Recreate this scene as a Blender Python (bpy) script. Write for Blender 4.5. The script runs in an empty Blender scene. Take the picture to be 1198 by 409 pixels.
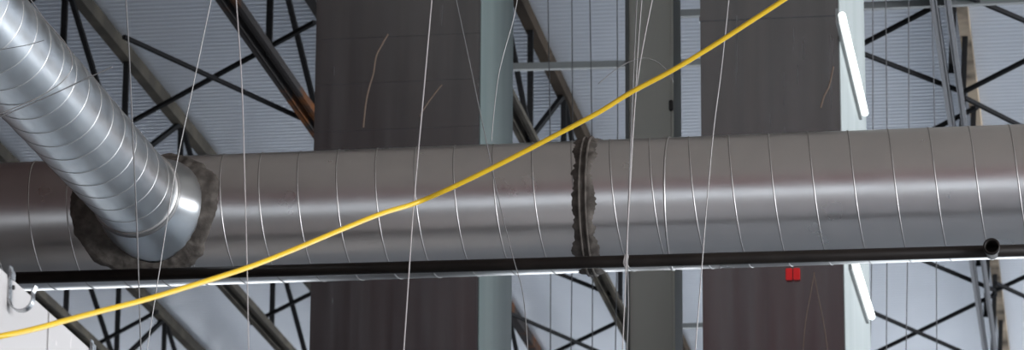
import bpy, bmesh, math, random
from math import sin, cos, pi, radians as R, sqrt, asin, atan2
from mathutils import Vector, Matrix, noise
random.seed(7)
sc = bpy.context.scene
COL = sc.collection

# ------------------------------------------------------------ camera
FPX = 4480.0
CAM = Vector((0, 0, 1.6))
HEAD, PITCH, ROLL = R(8.8), R(16.0), R(0.35)
M3 = (Matrix.Rotation(HEAD, 3, 'Z') @ Matrix.Rotation(pi/2 + PITCH, 3, 'X') @ Matrix.Rotation(ROLL, 3, 'Z'))
cd = bpy.data.cameras.new('camera'); co = bpy.data.objects.new('camera', cd); COL.objects.link(co)
co.matrix_world = Matrix.Translation(CAM) @ M3.to_4x4()
cd.sensor_width = 36; cd.lens = FPX/1198*36; cd.clip_end = 300; cd.clip_start = .1
cd.dof.use_dof = True; cd.dof.focus_distance = 12.6; cd.dof.aperture_fstop = 10.5
sc.camera = co

def ray(px, py):
    return (M3 @ Vector((px-599, 204.5-py, -FPX))).normalized()
def atY(px, py, Y):
    d = ray(px, py); return CAM + d*(Y/d.y)
def atX(px, py, X):
    d = ray(px, py); return CAM + d*(X/d.x)
def atZ(px, py, Z):
    d = ray(px, py); return CAM + d*((Z-CAM.z)/d.z)

# ------------------------------------------------------------ materials
def mat(name, col, rough=.5, metal=0.0, **k):
    m = bpy.data.materials.new(name); m.use_nodes = True
    nt = m.node_tree; N = nt.nodes; L = nt.links
    b = N['Principled BSDF']
    b.inputs['Base Color'].default_value = (*col, 1)
    b.inputs['Roughness'].default_value = rough
    b.inputs['Metallic'].default_value = metal
    tc = N.new('ShaderNodeTexCoord')
    def nz(scale, stretch=(1, 1, 1), detail=4):
        mp = N.new('ShaderNodeMapping'); mp.inputs['Scale'].default_value = stretch
        L.new(tc.outputs['Object'], mp.inputs['Vector'])
        n = N.new('ShaderNodeTexNoise'); n.inputs['Scale'].default_value = scale
        n.inputs['Detail'].default_value = detail
        L.new(mp.outputs['Vector'], n.inputs['Vector']); return n
    if 'var' in k:          # (second colour, noise scale, stretch, low, high)
        c2, s, st, lo, hi = k['var']
        n = nz(s, st)
        cr = N.new('ShaderNodeValToRGB')
        cr.color_ramp.elements[0].position = lo; cr.color_ramp.elements[1].position = hi
        cr.color_ramp.elements[0].color = (*col, 1); cr.color_ramp.elements[1].color = (*c2, 1)
        L.new(n.outputs['Fac'], cr.inputs['Fac']); L.new(cr.outputs['Color'], b.inputs['Base Color'])
    if 'rvar' in k:
        lo, hi, s, st = k['rvar']
        n = nz(s, st)
        mr = N.new('ShaderNodeMapRange'); mr.inputs['From Min'].default_value = .3; mr.inputs['From Max'].default_value = .7
        mr.inputs['To Min'].default_value = lo; mr.inputs['To Max'].default_value = hi
        L.new(n.outputs['Fac'], mr.inputs['Value']); L.new(mr.outputs['Result'], b.inputs['Roughness'])
    if 'bump' in k:
        s, st, strg, dist = k['bump']
        n = nz(s, st)
        bp = N.new('ShaderNodeBump'); bp.inputs['Strength'].default_value = strg; bp.inputs['Distance'].default_value = dist
        L.new(n.outputs['Fac'], bp.inputs['Height']); L.new(bp.outputs['Normal'], b.inputs['Normal'])
    if 'spec' in k: b.inputs['Specular IOR Level'].default_value = k['spec']
    if 'emit' in k:
        b.inputs['Emission Color'].default_value = (*k['emit'][0], 1)
        b.inputs['Emission Strength'].default_value = k['emit'][1]
    return m

galv = mat('galvanised_duct', (.60, .60, .60), .28, 1.0,
           var=((.625, .62, .615), 9, (1, 1, 1), .35, .65), rvar=(.27, .32, 5, (1, 1, 1)), bump=(2.2, (1, 1, 1), .035, .004))
galv_br = mat('galvanised_branch', (.68, .72, .745), .32, 1.0,
           var=((.72, .75, .77), 9, (1, 1, 1), .35, .65), rvar=(.28, .36, 14, (1, 1, 1)), bump=(2.2, (1, 1, 1), .05, .004))
seam_m = mat('seam_metal', (.40, .395, .39), .46, 1.0)
mastic = mat('duct_sealant', (.044, .037, .031), .85, 0, var=((.105, .092, .08), 22, (1, 1, 1), .4, .65), bump=(30, (1, 1, 1), .5, .01))
pipe_m = mat('dark_brown_pipe', (.009, .007, .006), .5, 0, var=((.015, .012, .010), 8, (1, 1, 1), .4, .7), spec=.2)
shaft_m = mat('smoked_sheet_metal', (.225, .238, .25), .22, 1.0, var=((.265, .275, .285), 5, (3, 3, .12), .35, .7),
              rvar=(.17, .28, 4, (4, 4, .2)))
sill_m = mat('pale_wall_cladding', (.50, .50, .49), .6)
drop_m = mat('drop_wire_grey', (.09, .09, .095), .6)
cream_m = mat('cream_lit_edge', (.60, .60, .54), .5)
rust_line = mat('rusty_streak', (.125, .088, .065), .8)
pillar_m = mat('grey_column_paint', (.50, .50, .455), .5, 0, var=((.56, .56, .51), 4, (1, 1, .3), .35, .7))
roof_m = mat('corrugated_light_sheet', (.66, .68, .72), .30, .45, var=((.60, .62, .66), 1.0, (1.5, .5, 1), .35, .7))
deck_m = mat('reddish_roof_deck', (.27, .135, .13), .8)
deck3_m = mat('dark_roof_deck', (.085, .045, .04), .8)
deck2_m = mat('grey_roof_deck', (.41, .36, .32), .8)
steel_m = mat('truss_paint', (.065, .060, .053), .8, 0, var=((.11, .098, .08), 3, (1, 1, 1), .45, .7), spec=0.0)
steelrust_m = mat('truss_paint_rusty', (.045, .042, .042), .8, 0, var=((.13, .055, .025), 1.6, (1, 1, 1), .54, .64), spec=0.0)
brown_m = mat('brown_truss_paint', (.062, .050, .040), .8, 0, var=((.035, .03, .027), 2, (1, 1, 1), .4, .65), spec=0)
tan_m = mat('tan_truss_paint', (.38, .31, .235), .6, 0, var=((.07, .06, .05), 2, (1, 1, 1), .45, .7), spec=0.0)
grey_m = mat('grey_truss_paint', (.27, .27, .28), .5, spec=0.0)
web_m = mat('dark_steel_paint', (.025, .025, .026), .6, spec=0.0)
strut_m = mat('grey_strut_paint', (.13, .14, .14), .5)
wire_m = mat('steel_wire', (.26, .255, .25), .4, .5)
wire_w = mat('pale_wire', (.33, .31, .305), .4, 0)
wire_d = mat('dull_wire', (.17, .17, .17), .5, .4)
yellow_m = mat('yellow_cable_jacket', (.62, .41, .011), .38, 0, var=((.53, .34, .01), 3, (1, 1, 1), .35, .7))
white_m = mat('white_board', (.37, .36, .357), .6, 0, var=((.60, .57, .56), 16, (1, 1.0, 1.0), .66, .74))
zinc_m = mat('zinc_bracket', (.40, .41, .42), .25, 1.0, rvar=(.15, .4, 30, (1, 1, 1)))
red_m = mat('red_plastic', (.55, .010, .012), .35)
bolt_m = mat('dark_latch', (.03, .03, .03), .5)
glint_m = mat('glint_glow', (.9, .95, .93), .4, 0, emit=((.95, 1, .97), 1.5))  # glow that imitates a skylight reflected in the shaft side
floor_d = mat('dark_floor', (.05, .048, .046), .7)
side_l = mat('greenish_lit_side', (.14, .18, .178), .5, 0, var=((.185, .225, .22), 2, (2, 2, .2), .35, .7), spec=.2)
side_r = mat('pale_lit_side', (.31, .345, .335), .5, 0, var=((.37, .40, .395), 2, (2, 2, .2), .35, .7), spec=.2)
floor_p = mat('pale_floor_reflector', (.84, .83, .80), .6)
floor_m = mat('concrete_floor', (.40, .44, .48), .6, 0, var=((.40, .44, .48), .6, (1, 1, 1), .4, .7))
wall_m = mat('dark_wall_cladding', (.12, .09, .085), .7)

# ------------------------------------------------------------ helpers
def smooth(bm):
    for f in bm.faces: f.smooth = True
def obj(name, bm, m, parent=None, sm=False):
    if sm: smooth(bm)
    me = bpy.data.meshes.new(name); bm.to_mesh(me); bm.free()
    me.materials.append(m)
    o = bpy.data.objects.new(name, me); COL.objects.link(o)
    if parent is not None:
        o.parent = parent
        o.matrix_parent_inverse = Matrix.Translation(-Vector(parent.location))
    return o
def empty(name, loc=(0, 0, 0)):
    o = bpy.data.objects.new(name, None); COL.objects.link(o); o.location = loc; o.empty_display_size = .1
    return o
def tag(o, label, cat, group=None):
    o['label'] = label; o['category'] = cat
    if group: o['group'] = group
    return o
def struct(o):
    o['kind'] = 'structure'; return o
def box(bm, x0, x1, y0, y1, z0, z1, bev=0):
    t = bmesh.new()
    v = [t.verts.new((x, y, z)) for x in (x0, x1) for y in (y0, y1) for z in (z0, z1)]
    for q in ((0, 1, 3, 2), (4, 6, 7, 5), (0, 4, 5, 1), (2, 3, 7, 6), (0, 2, 6, 4), (1, 5, 7, 3)):
        t.faces.new([v[i] for i in q])
    if bev: bmesh.ops.bevel(t, geom=t.edges[:], offset=bev, segments=2, affect='EDGES')
    me = bpy.data.meshes.new('tmp'); t.to_mesh(me); t.free(); bm.from_mesh(me); bpy.data.meshes.remove(me)
def bar(bm, p, q, w, h, up=Vector((0, 0, 1))):
    p = Vector(p); q = Vector(q); d = (q-p).normalized()
    s = d.cross(up)
    if s.length < 1e-4: s = d.cross(Vector((0, 1, 0)))
    s.normalize(); u = s.cross(d)
    v = []
    for e in (p, q):
        for a, b in ((-1, -1), (1, -1), (1, 1), (-1, 1)):
            v.append(bm.verts.new(e + s*a*w/2 + u*b*h/2))
    for i in range(4): bm.faces.new((v[i], v[(i+1) % 4], v[4+(i+1) % 4], v[4+i]))
    bm.faces.new(v[3::-1]); bm.faces.new(v[4:])
def sweep(bm, pts, r, n=10, cap=True, closed=False):
    pts = [Vector(p) for p in pts]; rings = []
    N = len(pts); nrm = None
    for i, p in enumerate(pts):
        a = pts[i-1] if (i or closed) else p
        b = pts[(i+1) % N] if (i < N-1 or closed) else p
        t = (b-a).normalized()
        if nrm is None:
            nrm = t.orthogonal().normalized()
        nrm = (nrm - t*nrm.dot(t)).normalized(); bi = t.cross(nrm)
        rings.append([bm.verts.new(p + (nrm*cos(2*pi*k/n) + bi*sin(2*pi*k/n))*r) for k in range(n)])
    for i in range(N if closed else N-1):
        A = rings[i]; B = rings[(i+1) % N]
        for k in range(n): bm.faces.new((A[k], A[(k+1) % n], B[(k+1) % n], B[k]))
    if cap and not closed:
        bm.faces.new(rings[0][::-1]); bm.faces.new(rings[-1])
def spline(pts, sub=8):
    P = [Vector(p) for p in pts]; out = []
    for i in range(len(P)-1):
        p0 = P[max(i-1, 0)]; p1 = P[i]; p2 = P[i+1]; p3 = P[min(i+2, len(P)-1)]
        for k in range(sub):
            t = k/sub
            out.append(.5*((2*p1) + (p2-p0)*t + (2*p0-5*p1+4*p2-p3)*t*t + (3*p1-p0-3*p2+p3)*t**3))
    out.append(P[-1]); return out
def tube_open(bm, prof, axis, seg=128):
    """surface of revolution; prof = [(s, r)] along axis 'X' or 'Y', from origin o"""
    o, ax = axis; rings = []
    for s, r in prof:
        ring = []
        for k in range(seg):
            a = 2*pi*k/seg
            ring.append(bm.verts.new((o[0]+s, o[1]-r*cos(a), o[2]+r*sin(a)) if ax == 'X' else (o[0]+r*cos(a), o[1]+s, o[2]+r*sin(a))))
        rings.append(ring)
    for A, B in zip(rings, rings[1:]):
        for k in range(seg):
            bm.faces.new((A[k], A[(k+1) % seg], B[(k+1) % seg], B[k]))
def helix_rib(bm, o, ax, r, s0, s1, pitch, phase, w=.007, h=.0035, hand=1, seg=72):
    """raised lock seam: low trapezoid rail wound round a tube"""
    n = int((s1-s0)/pitch*seg); prev = None
    for i in range(n+1):
        a = 2*pi*i/seg; s = s0 + pitch*i/seg
        ring = []
        for ds, dr in ((-w/2, -.001), (-w/4, h), (w/4, h), (w/2, -.001)):
            rr = r+dr; aa = hand*a + phase
            ring.append(bm.verts.new((o[0]+s+ds, o[1]-rr*cos(aa), o[2]+rr*sin(aa)) if ax == 'X' else (o[0]+rr*cos(aa), o[1]+s+ds, o[2]+rr*sin(aa))))
        if prev:
            for k in range(3): bm.faces.new((prev[k], prev[k+1], ring[k+1], ring[k]))
        prev = ring

# ------------------------------------------------------------ levels
HB, HT, HR = 7.0, 7.77, 7.835
ZB, ZT, ZR = CAM.z+HB, CAM.z+HT, CAM.z+HR
YD, RD = 13.85, .25

# ------------------------------------------------------------ setting
XL, XR, YF, YE = -15.0, 26.0, -14.0, 46.0
bm = bmesh.new(); box(bm, -5.3, XR, YF, YE, -.2, 0); box(bm, XL, -5.3, 16, YE, -.2, 0); struct(obj('floor', bm, floor_m))
bm = bmesh.new(); box(bm, -5.25, -2.7, YF, 13, 0, .004); struct(obj('floor', bm, floor_p))  # unseen pale patch added to brighten the duct's lower half
bm = bmesh.new(); box(bm, XL, -5.3, YF, 16, -.2, 0); struct(obj('floor', bm, floor_d))  # unseen floor, darkened so the duct's left end reflects dark
# corrugated roof, ridges across the hall
bm = bmesh.new(); pitch = .080; ny = int((YE-19)/pitch*6); prev = None
for i in range(ny+1):
    y = 19 + i*pitch/6; z = ZR + .011*cos(2*pi*i/6)
    cur = [bm.verts.new((XL, y, z)), bm.verts.new((XR, y, z))]
    if prev: bm.faces.new((prev[0], cur[0], cur[1], prev[1]))
    prev = cur
struct(obj('ceiling', bm, roof_m, sm=True))
bm = bmesh.new(); box(bm, -5.6, XR, YF, 5.5, ZR+.02, ZR+.12); struct(obj('ceiling', bm, deck_m))
bm = bmesh.new(); box(bm, XL, -5.6, YF, 5.5, ZR+.02, ZR+.12); box(bm, XL, -4.6, 5.5, 19, ZR+.02, ZR+.12); struct(obj('ceiling', bm, deck3_m))  # unseen deck zone, darkened to keep the duct's left end dark
bm = bmesh.new(); box(bm, -4.6, XR, 5.5, 19, ZR+.02, ZR+.12); struct(obj('ceiling', bm, deck2_m))
# wall behind the viewer with a long window band
bm = bmesh.new(); box(bm, XL, XR, YF-.2, YF, 7.6, ZR)
box(bm, XL, -10.3, YF-.2, YF, 3.2, 7.6)
for x in range(-10, 27, 6): box(bm, x-.06, x+.06, YF-.2, YF, 2.0, 7.6)
struct(obj('wall_front', bm, wall_m))
bm = bmesh.new(); box(bm, XL, XR, YF-.2, YF, 0, 2.0); struct(obj('wall_front', bm, sill_m))
bm = bmesh.new(); box(bm, XL, XR, YE, YE+.2, 4.6, ZR); struct(obj('wall_back', bm, sill_m))
bm = bmesh.new(); box(bm, XL-.2, XL, YF, YE, 0, ZR); struct(obj('wall_left', bm, wall_m))

# ------------------------------------------------------------ main spiral duct
C0 = atY(600, 244.5, YD); ZD = C0.z
ORG = (0, YD, ZD)
duct = empty('spiral_duct', (-1.8, YD, ZD))
tag(duct, 'large galvanised spiral duct running horizontally across the whole picture', 'duct')
XJ = atY(681, 240, YD-.25).x
def main_section(x0, x1):
    bm = bmesh.new(); tube_open(bm, [(x0+(x1-x0)*i/24, RD) for i in range(25)], (ORG, 'X'), 160)
    return bm
bm = main_section(-7.2, XJ-.002)
obj('duct_section', bm, galv, duct, True)
bm = main_section(XJ+.002, 3.0); obj('duct_section', bm, galv, duct, True)
# seams
PI_M = .1495; PH = 0.0
xs = atY(303, 240, YD-.25).x            # a seam crosses the front here (angle 0)
k0 = int((xs+7.2)/PI_M)
bm = bmesh.new(); helix_rib(bm, ORG, 'X', RD, xs-k0*PI_M, XJ-.03, PI_M, 0, hand=-1, w=.0065, h=.0022)
obj('lock_seam', bm, seam_m, duct, True)
xs2 = atY(716, 240, YD-.25).x
bm = bmesh.new(); helix_rib(bm, ORG, 'X', RD, xs2-.5*PI_M, 2.9, PI_M, pi, hand=-1, w=.0065, h=.0022)
obj('lock_seam', bm, seam_m, duct, True)
def ring_band(bm, xc, prof, seg=128):
    o = (xc, YD, ZD); tube_open(bm, prof, (o, 'X'), seg)
bm = bmesh.new(); ring_band(bm, atY(777, 240, YD-.25).x, [(-.004, RD), (-.002, RD+.004), (.002, RD+.004), (.004, RD)])
obj('slip_joint', bm, seam_m, duct, True)
bm = bmesh.new()
for dx in (-.012, .012):
    ring_band(bm, XJ+dx, [(-.005, RD), (-.004, RD+.016), (.004, RD+.016), (.005, RD)])
obj('flange_joint', bm, mastic, duct, True)
# ragged sealant round the joint
bm = bmesh.new(); seg, nw = 260, 9; rings = []
for k in range(seg):
    a = 2*pi*k/seg; v = Vector((cos(a)*3.2, sin(a)*3.2, 0))
    wl = -.043 - .016*noise.noise(v*.5) - .014*noise.noise(v*1.7+Vector((3, 0, 0))) - .010*noise.noise(v*6)
    wr = .043 + .018*noise.noise(v*.6+Vector((9, 1, 0))) + .014*noise.noise(v*1.9+Vector((0, 7, 2))) + .010*noise.noise(v*7+Vector((0, 7, 2)))
    ring = []
    for j in range(nw):
        t = j/(nw-1); s = wl+(wr-wl)*t
        e = min(1, 6*min(t, 1-t))
        r = RD + .0005 + .007*e + .004*e*noise.noise(Vector((cos(a)*7, sin(a)*7, s*60)))
        ring.append(bm.verts.new((XJ+s, YD-r*cos(a), ZD+r*sin(a))))
    rings.append(ring)
for k in range(seg):
    A = rings[k]; B = rings[(k+1) % seg]
    for j in range(nw-1): bm.faces.new((A[j], A[j+1], B[j+1], B[j]))
obj('sealant_band', bm, mastic, duct, True)

for hx in (-6.4, 2.3):
    bm = bmesh.new(); ring_band(bm, hx, [(-.02, RD+.001), (-.02, RD+.006), (.02, RD+.006), (.02, RD+.001)], 96)
    bar(bm, (hx, YD, ZD+RD), (hx, YD, ZR+.02), .03, .004); obj('hanger_strap', bm, seam_m, duct)
# ------------------------------------------------------------ branch duct (comes toward the viewer)
RB = .163
XB = atY(189, 258, YD).x
br = empty('branch_duct', (XB, YD-.4, ZD))
tag(br, 'shiny galvanised branch duct slanting in from the upper left corner into the large duct', 'duct')
YC = YD-.405
BO = (XB, 0, ZD)
bm = bmesh.new(); tube_open(bm, [(3.0+(YC-3.0)*i/40, RB) for i in range(41)], (BO, 'Y'), 128)
obj('tube', bm, galv_br, br, True)
bm = bmesh.new(); helix_rib(bm, BO, 'Y', RB, 3.1, YC-.06, .165, 1.2, hand=1, w=.0045, h=.0013)
obj('lock_seam', bm, seam_m, br, True)
bm = bmesh.new(); tube_open(bm, [(YC-.035, RB), (YC-.033, RB+.006), (YC-.022, RB+.007), (YC-.018, RB+.004), (YC-.004, RB+.004), (YC, RB+.010), (YC+.006, RB+.004)], (BO, 'Y'), 128)
obj('collar', bm, seam_m, br, True)
# flared saddle boot
def r2(t): return .203 + .020*cos(t)
bm = bmesh.new(); seg = 128; rings = []
for i in range(13):
    s = i/12; ring = []
    for k in range(seg):
        t = 2*pi*k/seg; R2 = r2(t); r = RB+.002 + (R2-RB)*(s**1.25)
        ye = YD - sqrt(RD**2 - (R2*sin(t))**2)
        y = (YC-.003)*(1-s) + ye*s
        ring.append(bm.verts.new((XB + r*cos(t), y, ZD + r*sin(t))))
    rings.append(ring)
for A, B in zip(rings, rings[1:]):
    for k in range(seg): bm.faces.new((A[k], A[(k+1) % seg], B[(k+1) % seg], B[k]))
obj('saddle_boot', bm, galv_br, br, True)
# ragged sealant round the saddle
bm = bmesh.new(); seg, nw = 220, 8; rings = []
for k in range(seg):
    t = 2*pi*k/seg; q = Vector((cos(t)*3, sin(t)*3, 5))
    R2 = r2(t); u = R2*cos(t); v = RD*asin(R2*sin(t)/RD); L_ = sqrt(u*u+v*v)
    side = .080 - .026*cos(t)
    w = side + .020*noise.noise(q*.5) + .014*noise.noise(q*1.6) + .007*noise.noise(q*5)
    ring = []
    for j in range(nw):
        f = j/(nw-1); d = -.014 + (w+.014)*f
        uu = u + d*cos(t); vv = v + d*sin(t)*.9; ph = vv/RD
        e = min(1, 5*(1-f)); r = RD + .0005 + .012*e + .005*e*noise.noise(Vector((uu*40, vv*40, 1)))
        ring.append(bm.verts.new((XB+uu, YD - r*cos(ph), ZD + r*sin(ph))))
    rings.append(ring)
for k in range(seg):
    A = rings[k]; B = rings[(k+1) % seg]
    for j in range(nw-1): bm.faces.new((A[j], A[j+1], B[j+1], B[j]))
obj('sealant_bead', bm, mastic, br, True)

# ------------------------------------------------------------ dark pipe in front of the duct
YP = 13.47
pa = atY(17, 325, YP); pb = atY(1198, 292.5, YP); dpp = (pb-pa).normalized(); pb2 = pb + dpp*1.0
pipe = empty('steel_pipe', pa)
tag(pipe, 'long thin dark brown pipe running under the front of the large duct', 'pipe')
bm = bmesh.new(); sweep(bm, [pa, pa+(pb2-pa)*.5, pb2], .0225, 20); obj('tube', bm, pipe_m, pipe, True)
pt = atY(1160, 287.5, YP-.09)
bm = bmesh.new()
ro, ri = .030, .0225
n = 32; rr = []
for (yy, r) in ((YP, .026), (pt.y+.03, .026), (pt.y+.028, ro), (pt.y, ro), (pt.y, ri), (YP-.02, ri)):
    rr.append([bm.verts.new((pt.x+r*cos(2*pi*k/n), yy, pt.z+r*sin(2*pi*k/n))) for k in range(n)])
for A, B in zip(rr, rr[1:]):
    for k in range(n): bm.faces.new((A[k], A[(k+1) % n], B[(k+1) % n], B[k]))
bm.faces.new(rr[-1])
obj('outlet', bm, pipe_m, pipe, True)

# ------------------------------------------------------------ tall shafts and column behind
def shaft(name, pxl, pxr, Y, dep, label, seams, side_m, py=204):
    xl = atY(pxl, py, Y).x; xr = atY(pxr, py, Y).x
    root = empty(name, ((xl+xr)/2, Y+dep/2, 0)); tag(root, label, 'shaft', None)
    bm = bmesh.new(); box(bm, xl, xr, Y, Y+dep, 0, ZR+.01, .006); obj('casing', bm, shaft_m, root)
    bm = bmesh.new(); box(bm, xr+.0005, xr+.006, Y+.012, Y+dep-.004, .01, ZR, .002); obj('lit_side_face', bm, side_m, root)  # shaft's lit side, its extra light put into the colour
    for z in seams:
        bm = bmesh.new()
        box(bm, xl-.004, xr+.001, Y-.006, Y+.1, z-.012, z+.012, .002)
        obj('flange', bm, shaft_m, root)
    return root, xl, xr
z1 = [atY(460, y, 17).z for y in (42, 95, 150)]
s1, xl1, xr1 = shaft('metal_shaft', 366, 560, 17, 1.0, 'tall dark grey metal shaft left of the narrow column, rusty drips down its face', [], side_l)
z2 = [atY(900, y, 17).z for y in (19,)]
s2, xl2, xr2 = shaft('metal_shaft', 820.5, 984, 17, 2.0, 'tall dark grey metal shaft right of the narrow column, bright strip on its side', z2, side_r)
for z in z1:
    bm = bmesh.new(); box(bm, xl1+.004, xr1-.004, 17-.0025, 17.01, z-.003, z+.003); obj('sheet_joint', bm, shaft_m, s1)
for pts, w in (([(454, 40), (447, 52), (440, 66), (437, 85), (432, 102), (428, 120), (425, 149)], .004),
               ([(517, 99), (508, 110), (498, 124), (491, 136)], .003)):
    bm = bmesh.new(); sweep(bm, spline([atY(a, b, 16.999) for a, b in pts], 4), w, 6); obj('rust_streak', bm, rust_line, s1)
for pts, w in (([(975, 78), (970, 100), (964, 113), (960, 126)], .004), ([(953, 318), (948, 345), (943, 372), (940, 400), (939, 430)], .002),
               ([(952, 318), (958, 350), (964, 380), (971, 430)], .002)):
    bm = bmesh.new(); sweep(bm, spline([atY(a, b, 16.999) for a, b in pts], 4), w, 6); obj('drip_streak', bm, rust_line, s2)
# glowing strips standing in for a skylight reflection on the right shaft
def glint_strip(p, q, label):
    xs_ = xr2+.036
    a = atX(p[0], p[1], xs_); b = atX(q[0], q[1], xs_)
    root = empty('strip_glint', (a+b)/2); tag(root, label, 'reflection')
    bm = bmesh.new(); sweep(bm, [a, b], .017, 14); obj('tube', bm, glint_m, root, True)
    bm = bmesh.new(); bar(bm, a+Vector((-.022, 0, 0)), b+Vector((-.022, 0, 0)), .014, .07); obj('strip_backing', bm, strut_m, root)
glint_strip((985, 18), (1012, 132), 'bright white strip of reflected light on side of right shaft, above the large duct')
glint_strip((1000, 306), (1020, 370), 'bright white strip of reflected light on side of right shaft, below the large duct')
# red box
pr = atY(919, 314, 16.985); pq = atY(936, 327, 16.985)
red = empty('warning_sign', ((pr.x+pq.x)/2, 16.99, pq.z)); tag(red, 'small red double sign on the right shaft just below the large duct', 'sign')
mx = (pr.x+pq.x)/2
bm = bmesh.new(); box(bm, pr.x, mx-.0015, 16.975, 16.996, pq.z, pr.z, .003); obj('panel', bm, red_m, red)
bm = bmesh.new(); box(bm, mx+.0015, pq.x, 16.975, 16.996, pq.z, pr.z, .003); obj('panel', bm, red_m, red)
# grey column
xa = atY(735, 204, 18).x; xb = atY(786.5, 204, 18).x
col = empty('steel_column', ((xa+xb)/2, 18.15, 0)); tag(col, 'narrow pale grey steel column between the two dark shafts', 'column')
bm = bmesh.new(); box(bm, xa, xb, 18, 18.34, 0, ZR+.01, .006); obj('casing', bm, pillar_m, col)
bm = bmesh.new(); box(bm, xa-.012, xa+.006, 17.985, 18.06, 0, ZR); obj('edge_channel', bm, strut_m, col)
bm = bmesh.new(); box(bm, xb+.0005, xb+.010, 17.99, 18.34, 0.01, ZR); obj('lit_edge', bm, cream_m, col)  # column's lit side face, brightness put into the colour
pl = atY(784, 123, 17.98)
bm = bmesh.new(); box(bm, pl.x-.006, pl.x+.014, 17.97, 18.0, pl.z-.026, pl.z+.026, .004); obj('latch', bm, bolt_m, col)

# ------------------------------------------------------------ roof trusses
TY0, TY1 = 19.6, 45.0
labels = ['dark roof truss farthest left, crossing behind the slanting branch duct',
          'dark roof truss beside the slanting branch duct, crossing the X braces on the left',
          'roof truss with orange rust running down into the left shaft',
          'brown roof truss between the left shaft and the narrow column',
          'pale grey and tan roof truss at the far right, nearest to straight upright']
def truss(xb_, xt, label, mb, mt, mw, ph, diag=True):
    root = empty('roof_truss', (xb_, TY0, ZB)); tag(root, label, 'truss', None)
    for dx in (-.028, .028):
        bm = bmesh.new()
        box(bm, xb_+dx-.006, xb_+dx+.006, TY0, TY1, ZB-.045, ZB+.045)
        s = 1 if dx > 0 else -1
        box(bm, min(xb_+dx, xb_+dx+s*.032), max(xb_+dx, xb_+dx+s*.032), TY0, TY1, ZB-.045, ZB-.035)
        obj('bottom_chord', bm, mb, root)
    bm = bmesh.new(); box(bm, xt-.035, xt+.035, TY0, TY1, ZT-.045, ZT+.05)
    obj('top_chord', bm, mt, root)
    y = TY0+ph; P = 1.55; i = 0
    while y < TY1-.1:
        bm = bmesh.new(); bar(bm, (xb_, y, ZB), (xt, y, ZT), .036, .036, Vector((0, 1, 0))); obj('web', bm, mw, root)
        if y+P < TY1 and diag:
            bm = bmesh.new()
            if i % 2 == 0: bar(bm, (xb_, y, ZB), (xt, y+P, ZT), .032, .032)
            else: bar(bm, (xt, y, ZT), (xb_, y+P, ZB), .032, .032)
            obj('web', bm, mw, root)
        y += P; i += 1
    return root
def tx(px, py, z=ZB): return atZ(px, py, z).x
truss(tx(45, 345), tx(45, 345), labels[0], steel_m, steel_m, web_m, .3)
truss(tx(285, 352), tx(285, 352), labels[1], steel_m, steel_m, web_m, .9)
truss(tx(312, 60), tx(312, 60), labels[2], steelrust_m, steelrust_m, web_m, .2)
truss(tx(718, 350), tx(718, 350), labels[3], steel_m, brown_m, web_m, .6)
truss(tx(1108, 50), tx(1131, 50, ZT), labels[4], grey_m, tan_m, web_m, 1.1, False)
bm = bmesh.new(); box(bm, XL, XR, TY0-.25, TY0-.05, ZB-.1, ZR-.02); tag(obj('header_beam', bm, steel_m), 'deep steel header beam carrying the ends of the roof trusses', 'beam')

# braces and struts between the trusses, in the bottom chord plane
def brace(p, q, label, cat='brace', r=.012, ext=0, m=web_m, z=ZB, group=None, name='cross_brace'):
    a = atZ(p[0], p[1], z); b = atZ(q[0], q[1], z); d = (b-a).normalized()
    bm = bmesh.new(); bar(bm, a-d*ext, b+d*ext, r*2, r*2)
    tag(obj(name, bm, m), label, cat, group)
G = 'diagonal braces between the roof trusses'
brace((145, 43), (352, 138), 'thin dark brace falling to the right in the X between the two left trusses', group=G)
brace((156, 141), (368, 26), 'thin dark brace rising to the right in the X between the two left trusses', group=G, z=ZB+.05)
brace((1000, 56), (1098, 5), 'dark brace rising from the bright strip to the far right truss, at the top', group=G, z=ZB+.05, ext=.1)
brace((1000, 59), (1112, 102), 'dark brace falling from the bright strip to the far right truss, above the duct', group=G, ext=.1)
brace((1128, -6), (1210, 29), 'dark brace falling to the top right corner from the far right truss', group=G, ext=.2)
brace((1146, 98), (1215, 63), 'dark brace rising to the right edge from the far right truss', group=G, z=ZB+.05, ext=.2)
brace((1085, 155), (1124, 135), 'short brace end rising to the far right truss just above the duct', group=G, z=ZB+.05, ext=.2)
brace((1146, 123), (1215, 158), 'brace falling toward the duct right of the far right truss', group=G, ext=.2)
brace((1070, 300), (1156, 336), 'brace falling to the far right truss just below the large duct', group=G, ext=.1)
brace((1012, 361), (1150, 422), 'brace falling to the right below the lower bright strip', group=G, ext=.1)
brace((1020, 414), (1158, 347), 'brace rising to the far right truss below the large duct', group=G, z=ZB+.05, ext=.1)
brace((1172, 336), (1215, 316), 'brace rising to the right edge below the large duct', group=G, z=ZB+.05, ext=.1)
brace((1172, 334), (1215, 354), 'brace falling to the right edge below the large duct', group=G, ext=.1)
brace((596, 366), (700, 411), 'brace falling to the right in the lowest X left of the column', group=G, ext=.1)
brace((650, 411), (734, 371), 'brace rising to the right in the lowest X left of the column', group=G, z=ZB+.05, ext=.1)
brace((652, 319), (722, 347), 'brace just below the large duct falling to the brown truss beside the column', group=G, ext=.05)
brace((110, 404), (178, 367), 'brace rising beyond the white board, below the dark pipe', group=G, z=ZB+.05, ext=.1)
brace((300, 375), (360, 345), 'brace beside the left shaft below the large duct', group=G, z=ZB+.05, ext=.1)
brace((600, 78.5), (900, 71), 'grey horizontal strut crossing behind the narrow column', 'strut', .020, 0, strut_m, name='tie_strut')
brace((780, 17), (1240, -2), 'grey horizontal strut at the very top, right of the narrow column', 'strut', .020, 0, strut_m, name='tie_strut')
brace((796, 381), (900, 378), 'grey horizontal strut low down, just right of the narrow column', 'strut', .018, 0, strut_m, name='tie_strut')

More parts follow.
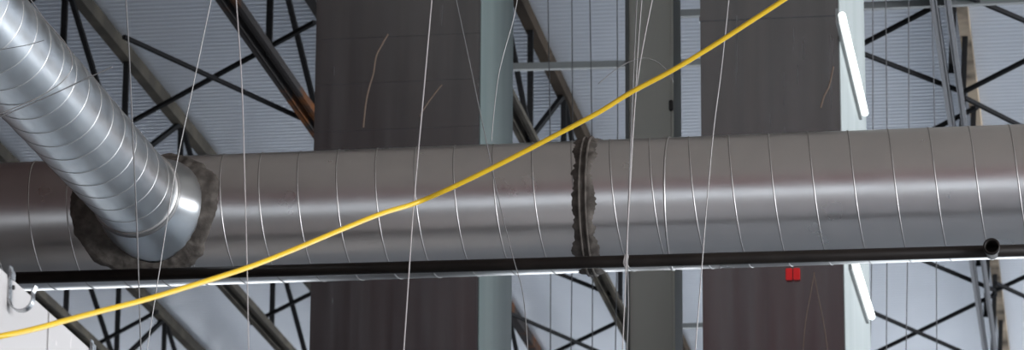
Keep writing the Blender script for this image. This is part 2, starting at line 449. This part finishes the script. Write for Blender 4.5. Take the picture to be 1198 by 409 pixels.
# ------------------------------------------------------------ white board with galvanised hooks
XW = -2.56
e1 = atX(10, 323, XW); e2 = atX(107, 406.5, XW); ZW = (e1.z+e2.z)/2
wb = empty('white_partition', (XW-.04, 9, 0)); tag(wb, 'white painted partition board with speckles in the lower left corner', 'partition')
yj = atX(56, 385, XW).y
for (ya, yb) in ((8.0, yj-.005), (yj+.005, 10.4)):
    bm = bmesh.new(); box(bm, XW-.05, XW, ya, yb, 0, ZW, .003); obj('panel', bm, white_m, wb)
bm = bmesh.new(); box(bm, XW-.075, XW-.045, 8.0, 10.4, 0, ZW-.02); obj('backing', bm, strut_m, wb)
def jhook(px, py, label):
    c = atX(px, py, XW)      # point on the edge where the plate crosses
    root = empty('cable_hook', (XW+.002, c.y, ZW)); tag(root, label, 'hook', 'galvanised hooks on the white partition')
    w = .026; t = .0035; H0, H1 = ZW+.022, ZW-.070
    # J profile in the XZ plane, extruded along Y
    ctr = []
    ctr.append((XW+.003, H0)); ctr.append((XW+.003, H1+.012))
    r = .029; cx = XW+.003+r; cz = H1+.012
    for k in range(1, 17):
        a = pi + (pi)*k/16*1.04
        ctr.append((cx+r*cos(a), cz+r*sin(a)*1.05))
    ctr.append((cx+r-.001, cz+.014)); ctr.append((cx+r+.006, cz+.030))
    bm = bmesh.new(); prof = []
    for i, (x, z) in enumerate(ctr):
        a = Vector(ctr[max(i-1, 0)]); b = Vector(ctr[min(i+1, len(ctr)-1)]); d = (b-a).normalized(); nn = Vector((-d.y, d.x))
        prof.append((Vector((x, z))+nn*t/2, Vector((x, z))-nn*t/2))
    rings = [[bm.verts.new((p.x, c.y+s*w/2, p.y)) for (p, s) in ((A, -1), (A, 1), (B, 1), (B, -1))] for A, B in prof]
    for A, B in zip(rings, rings[1:]):
        for k in range(4): bm.faces.new((A[k], A[(k+1) % 4], B[(k+1) % 4], B[k]))
    bm.faces.new(rings[0]); bm.faces.new(rings[-1][::-1])
    bmesh.ops.recalc_face_normals(bm, faces=bm.faces[:])
    obj('hook_strap', bm, zinc_m, root)
    bm = bmesh.new(); box(bm, XW+.005, XW+.010, c.y-.019, c.y+.019, ZW-.010, ZW+.012, .001); obj('clip_tab', bm, zinc_m, root)
    bm = bmesh.new(); sweep(bm, [(XW+.009, c.y, ZW-.03), (XW+.014, c.y, ZW-.03)], .006, 8); obj('rivet', bm, bolt_m, root)
jhook(11, 324, 'galvanised J-shaped hook on the white partition at the left edge')
jhook(106, 406, 'galvanised hook tip showing above the partition edge at the bottom')

# ------------------------------------------------------------ hanging wires
def wire(pts, Y, r, m, label, up=True, down=True, grp='thin hanging wires', name='hanging_wire'):
    P = [atY(a, b, Y if not callable(Y) else Y(a)) for a, b in pts]
    P = spline(P, 6)
    if up:
        d = (P[0]-P[3]).normalized(); P = [P[0]+d*((ZR-.0-P[0].z)/d.z)] + P
    if down:
        d = (P[-1]-P[-4]).normalized(); P = P + [P[-1]+d*((P[-1].z)/-d.z)]
    bm = bmesh.new(); sweep(bm, P, r, 8)
    return tag(obj(name, bm, m, sm=True), label, 'wire', grp)
wire([(147, -5), (151, 60), (155, 150), (160, 260), (165, 415)], 10.5, .0020, wire_d, 'dull grey wire hanging in front of the slanting branch duct')
wire([(248, -5), (226, 100), (205, 200), (189, 300), (171, 415)], 10.35, .0015, wire_m, 'thin wire slanting down to the left across the branch duct end')
wire([(276, -5), (283, 100), (286, 200), (289, 312), (291, 415)], 9.2, .0015, wire_w, 'pale wire hanging just right of the branch duct end')
wire([(505.5, -5), (495, 115), (484, 238), (478, 325), (472, 415)], 10.0, .0018, wire_w, 'bright white wire in front of the left shaft, touching the yellow cable')
wire([(764, -5), (753, 50), (745, 100), (740, 160), (736, 230), (733, 300), (728, 415)], 10.0, .0015, wire_w, 'pale curving wire in front of the narrow column')
wire([(751, -5), (746, 60), (742, 130), (737, 220), (732.5, 296)], YP-.03, .0027, wire_m, 'grey wire holding up the dark pipe in front of the column', down=False)
wire([(741, 90), (738, 160), (735, 240), (734, 300), (735, 360), (733, 415)], 10.3, .0016, wire_d, 'dull wire twisted beside the pale curving wire by the column', up=True)
wire([(853, -5), (844, 80), (835, 150), (828, 225), (822, 300), (813, 415)], 10.5, .0018, wire_m, 'thin wire in front of the left edge of the right shaft')
wire([(572, 180), (585, 240), (600, 300), (612, 345), (618, 415)], 12.0, .0016, wire_d, 'faint wire bowing right below the yellow cable, near the left shaft side', up=True)
# loose wires across the branch duct
wire([(-30, 148), (0, 136.5), (60, 111), (105, 90), (132, 78)], 11.0, .0020, wire_d, 'dark loose wire end sticking out across the branch duct', up=False, down=False, grp=None, name='loose_wire')
wire([(-30, 147), (0, 133), (40, 116), (70, 98), (83, 82), (84, 68), (76, 50), (50, 20), (30, -10)], 10.93, .0016, wire_m, 'pale loose wire curling over the branch duct', up=False, down=False, grp=None, name='loose_wire')
wire([(-20, 62), (0, 58), (30, 53), (52, 47)], 11.0, .0013, wire_d, 'short faint wire near the upper end of the branch duct', up=False, down=False, grp=None, name='loose_wire')
wire([(700, 98), (722, 80), (745, 69), (762, 69), (778, 80), (788, 96)], 12.0, .0014, wire_m, 'thin loop of pale wire arching across the narrow column', up=False, down=False, grp=None, name='loose_wire')
wire([(606, -5), (600, 25), (590, 60), (583, 90), (578, 130), (575, 165)], 12.0, .0014, wire_m, 'faint pale wire over the light side of the left shaft', up=True, down=False, grp=None, name='loose_wire')
for px0, px1 in ((577, 579), (641, 644), (669, 668), (690, 693), (722, 720), (1021, 1018), (1036, 1037), (1063, 1060), (1090, 1096)):
    wire([(px0, -5), ((px0+px1)/2+1.5, 200), (px1, 415)], 19.3, .0027, drop_m, 'faint dark wire hanging far behind the large duct against the pale roof', grp='faint drop wires far behind the large duct', name='drop_wire')
# wire knot where the hanger grips the pipe
kp = atY(733, 302, YP)
bm = bmesh.new()
for dx in (-.006, .0, .006):
    ring = [(kp.x+dx+.002*sin(3*a), YP-.0235*cos(a), kp.z-.01+.0235*sin(a)) for a in [2*pi*k/20 for k in range(20)]]
    sweep(bm, ring, .0028, 6, closed=True)
tag(obj('wire_tie', bm, wire_w, sm=True), 'pale wire wound round the dark pipe below the column wires', 'wire')

# ------------------------------------------------------------ yellow cable
def ycab(px):
    return 8.0 + min(px, 484)/484*2.0 if px > 0 else 8.0
cp = [(-60, 404), (0, 393), (40, 384.5), (75, 375), (120, 363), (165, 351.5), (220, 335), (290, 312.5), (345, 291), (400, 268), (445, 250), (484, 238),
      (520, 223), (560, 204), (600, 184), (650, 158), (700, 131.5), (738, 108), (785, 83), (830, 56), (875, 27), (918, -1), (980, -42), (1060, -95)]
P = spline([atY(a, b, ycab(a)) for a, b in cp], 8)
bm = bmesh.new(); sweep(bm, P, .0068, 16)
tag(obj('yellow_cable', bm, yellow_m, sm=True), 'bright yellow cable slanting across the picture from lower left to top', 'cable')

# ------------------------------------------------------------ light
w = bpy.data.worlds.new('sky'); sc.world = w; w.use_nodes = True
bg = w.node_tree.nodes['Background']; bg.inputs['Color'].default_value = (.86, .92, 1.0, 1); bg.inputs['Strength'].default_value = 1.0
def area(name, loc, rot, sx, sy, power, col):
    l = bpy.data.lights.new(name, 'AREA'); l.shape = 'RECTANGLE'; l.size = sx; l.size_y = sy; l.energy = power; l.color = col
    o = bpy.data.objects.new(name, l); COL.objects.link(o); o.location = loc; o.rotation_euler = rot; l.specular_factor = .15
    return o
# daylight through the open right side of the hall
area('side_daylight', (XR-1, 30, 3), (0, R(115), 0), 6, 34, 3000, (.92, .96, 1))
area('front_side_fill', (XR-1, -2, 4), (0, R(72), 0), 6, 22, 6600, (.95, .97, 1))  # added fill to brighten the cable and duct front
# added fill at the far end to brighten the roof
area('end_fill', (4, YE-1, 2.6), (R(-100), 0, 0), 36, 4, 1100, (.92, .96, 1))

v = sc.view_settings; v.view_transform = 'Standard'; v.look = 'None'; v.gamma = 1; v.use_curve_mapping = False; v.exposure = 0.7
